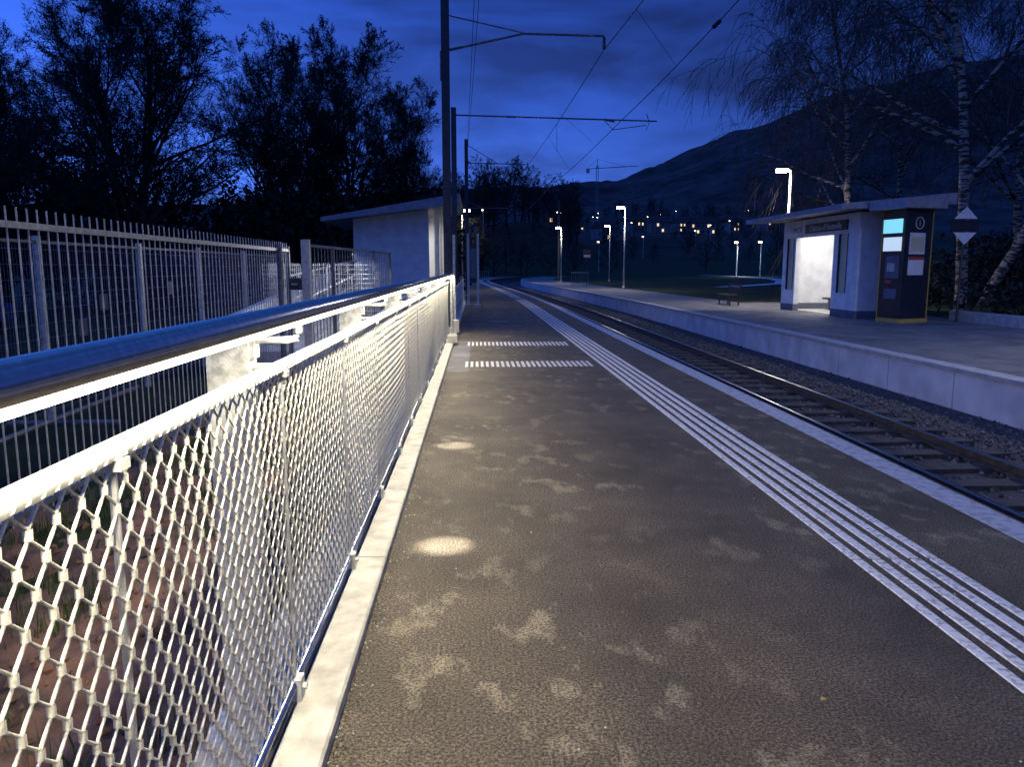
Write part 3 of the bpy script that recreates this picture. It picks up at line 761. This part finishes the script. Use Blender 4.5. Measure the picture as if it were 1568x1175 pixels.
bl+=[(16.8,24,0.4,1.3,2.5,.8),(17.8,20,.5,1.5,3,.9),(17.5,16,.5,1.3,3,.8)]
foliage('shrubbery',bl,20000,.15,seed=3)
DT=empty('distant_trees'); rnd=random.Random(8)
lo=[dict(specA[0],ch=13,n=4,seg=5),dict(specA[1],ch=7,n=3,seg=3),dict(specA[2],ch=6,n=3,seg=2,tap=.3),dict(specA[3],seg=1,n=3,ch=0,tap=.2)]
dT=tree('tree_mass',21,11,.3,lo,leafn=1,leafs=.34,rmin=.03,topk=.3); first=True
def dplace(x,y,s):
    global first
    place(dT,x,y,height(x,y)-.3,(s,s,s*rnd.uniform(.8,1.2)),rnd.random()*6,parent=DT,first=first); first=False
for k in range(58):
    y=rnd.uniform(225,290); u=rnd.uniform(-.10,.13); dplace(u*y,y,rnd.uniform(1.0,1.55)*(1-1.2*max(0,u)))
for k in range(40):
    y=rnd.uniform(430,780); u=rnd.uniform(.1,.5); dplace(u*y,y,rnd.uniform(.7,1.3))
for k in range(50):
    y=rnd.uniform(150,420); u=rnd.uniform(.03,.55); dplace(u*y,y,rnd.uniform(.35,.8))
for k in range(22):
    y=rnd.uniform(95,190); x=rnd.uniform(-30,-3.5); dplace(x,y,rnd.uniform(.7,1.1))
for k in range(30):
    y=rnd.uniform(172,205); u=rnd.uniform(-.06,.08); dplace(u*y,y,rnd.uniform(.45,.8))
def house(x,y,w,d,h,rot,lit):
    z=height(x,y)-1.0; p=MB(); a,b=w/2,d/2
    p.box(-a,a,-b,b,0,h+1,'hwall')
    p.add([(-a-.5,-b-.5,h+1),(a+.5,-b-.5,h+1),(a+.5,b+.5,h+1),(-a-.5,b+.5,h+1),(-a-.5,0,h+1+d*.35),(a+.5,0,h+1+d*.35)],[(0,1,5,4),(2,3,4,5),(0,4,3),(1,2,5),(0,3,2,1)],'tile')
    for fl in range(int(h//2.7)):
        for k in range(int(w//2.4)):
            xx=-a+1.2+k*2.4; m='winlit' if random.random()<lit else 'glass'
            p.box(xx-.45,xx+.45,-b-.03,-b-.001,1.9+fl*2.7,3.2+fl*2.7,m)
    o=p.build('house',loc=(x,y,z)); o.rotation_euler=(0,0,rot)
for (u,y,w_,d_,h_,lit) in ((.165,340,9,8,5.5,.3),(.2,400,10,9,5.5,.3),(.235,380,9,8,5.5,.2),(.29,370,12,9,5.6,.45),(.265,440,10,8,5.5,.3),(.33,430,10,8,5.5,.3),(.085,275,8,8,5.5,.2),(.13,420,10,9,5.5,.3),(.17,470,10,9,5.5,.3),(.22,500,10,9,5.5,.3),(.38,420,10,9,5.5,.2)):
    house(u*y,y,w_,d_,h_,random.uniform(-.5,.5),lit)
p=MB(); x,y=77,500; z=height(x,y)
for (a,b) in ((-.6,-.6),(.6,-.6),(.6,.6),(-.6,.6)): p.tube([(x+a,y+b,z-1),(x+a,y+b,66)],.12,4,'fence')
p.tube([(x-7,y,64),(x+26,y,66)],.22,4,'fence'); p.tube([(x,y,70),(x+18,y,65.6)],.08,4,'fence'); p.tube([(x,y,64),(x,y,70)],.2,4,'fence'); p.tube([(x,y,70),(x-7,y,64)],.08,4,'fence'); p.box(x-7,x-5,y-1,y+1,61.5,64,'conc'); p.build('tower_crane')

# ---------------------------------------------------------------- parked car
S=empty('parked_car'); cx,cy=-17.4,25.5
p=MB(); side=[(-2.1,.35),(-2.15,.8),(-1.9,.95),(-1.2,1.02),(-.6,1.42),(.7,1.45),(1.5,1.05),(2.1,.9),(2.15,.4)]
xa,xb=-.85,.85
vs=[(cx+k,cy+xa,z-.5) for k,z in side]+[(cx+k,cy+xb,z-.5) for k,z in side]; n=len(side)
p.add(vs,[tuple(range(n)),tuple(range(n,2*n))[::-1]]+[(i,(i+1)%n,(i+1)%n+n,i+n) for i in range(n)],'carp')
p.build('body',S)
p=MB(); p.add([(cx-1.05,cy-.86,.52),(cx-.55,cy-.86,.86),(cx+.62,cy-.86,.88),(cx+1.25,cy-.86,.55)],[(0,3,2,1)],'glass'); p.build('windows',S)
p=MB()
for dx in (-1.35,1.35):
    for dy in (-.87,.7): p.tube([(cx+dx,cy+dy,-.18),(cx+dx,cy+dy+.17,-.18)],.32,16,'rubber')
p.build('wheels',S)

# ---------------------------------------------------------------- camera
cd=bpy.data.cameras.new('Camera'); cam=bpy.data.objects.new('Camera',cd); sc.collection.objects.link(cam); sc.camera=cam
cd.sensor_width=36; cd.lens=27; cd.clip_end=8000; cd.clip_start=.05
cam.location=(0,0,1.6); cam.rotation_euler=(math.radians(90-8.55),0,math.radians(-2.6))
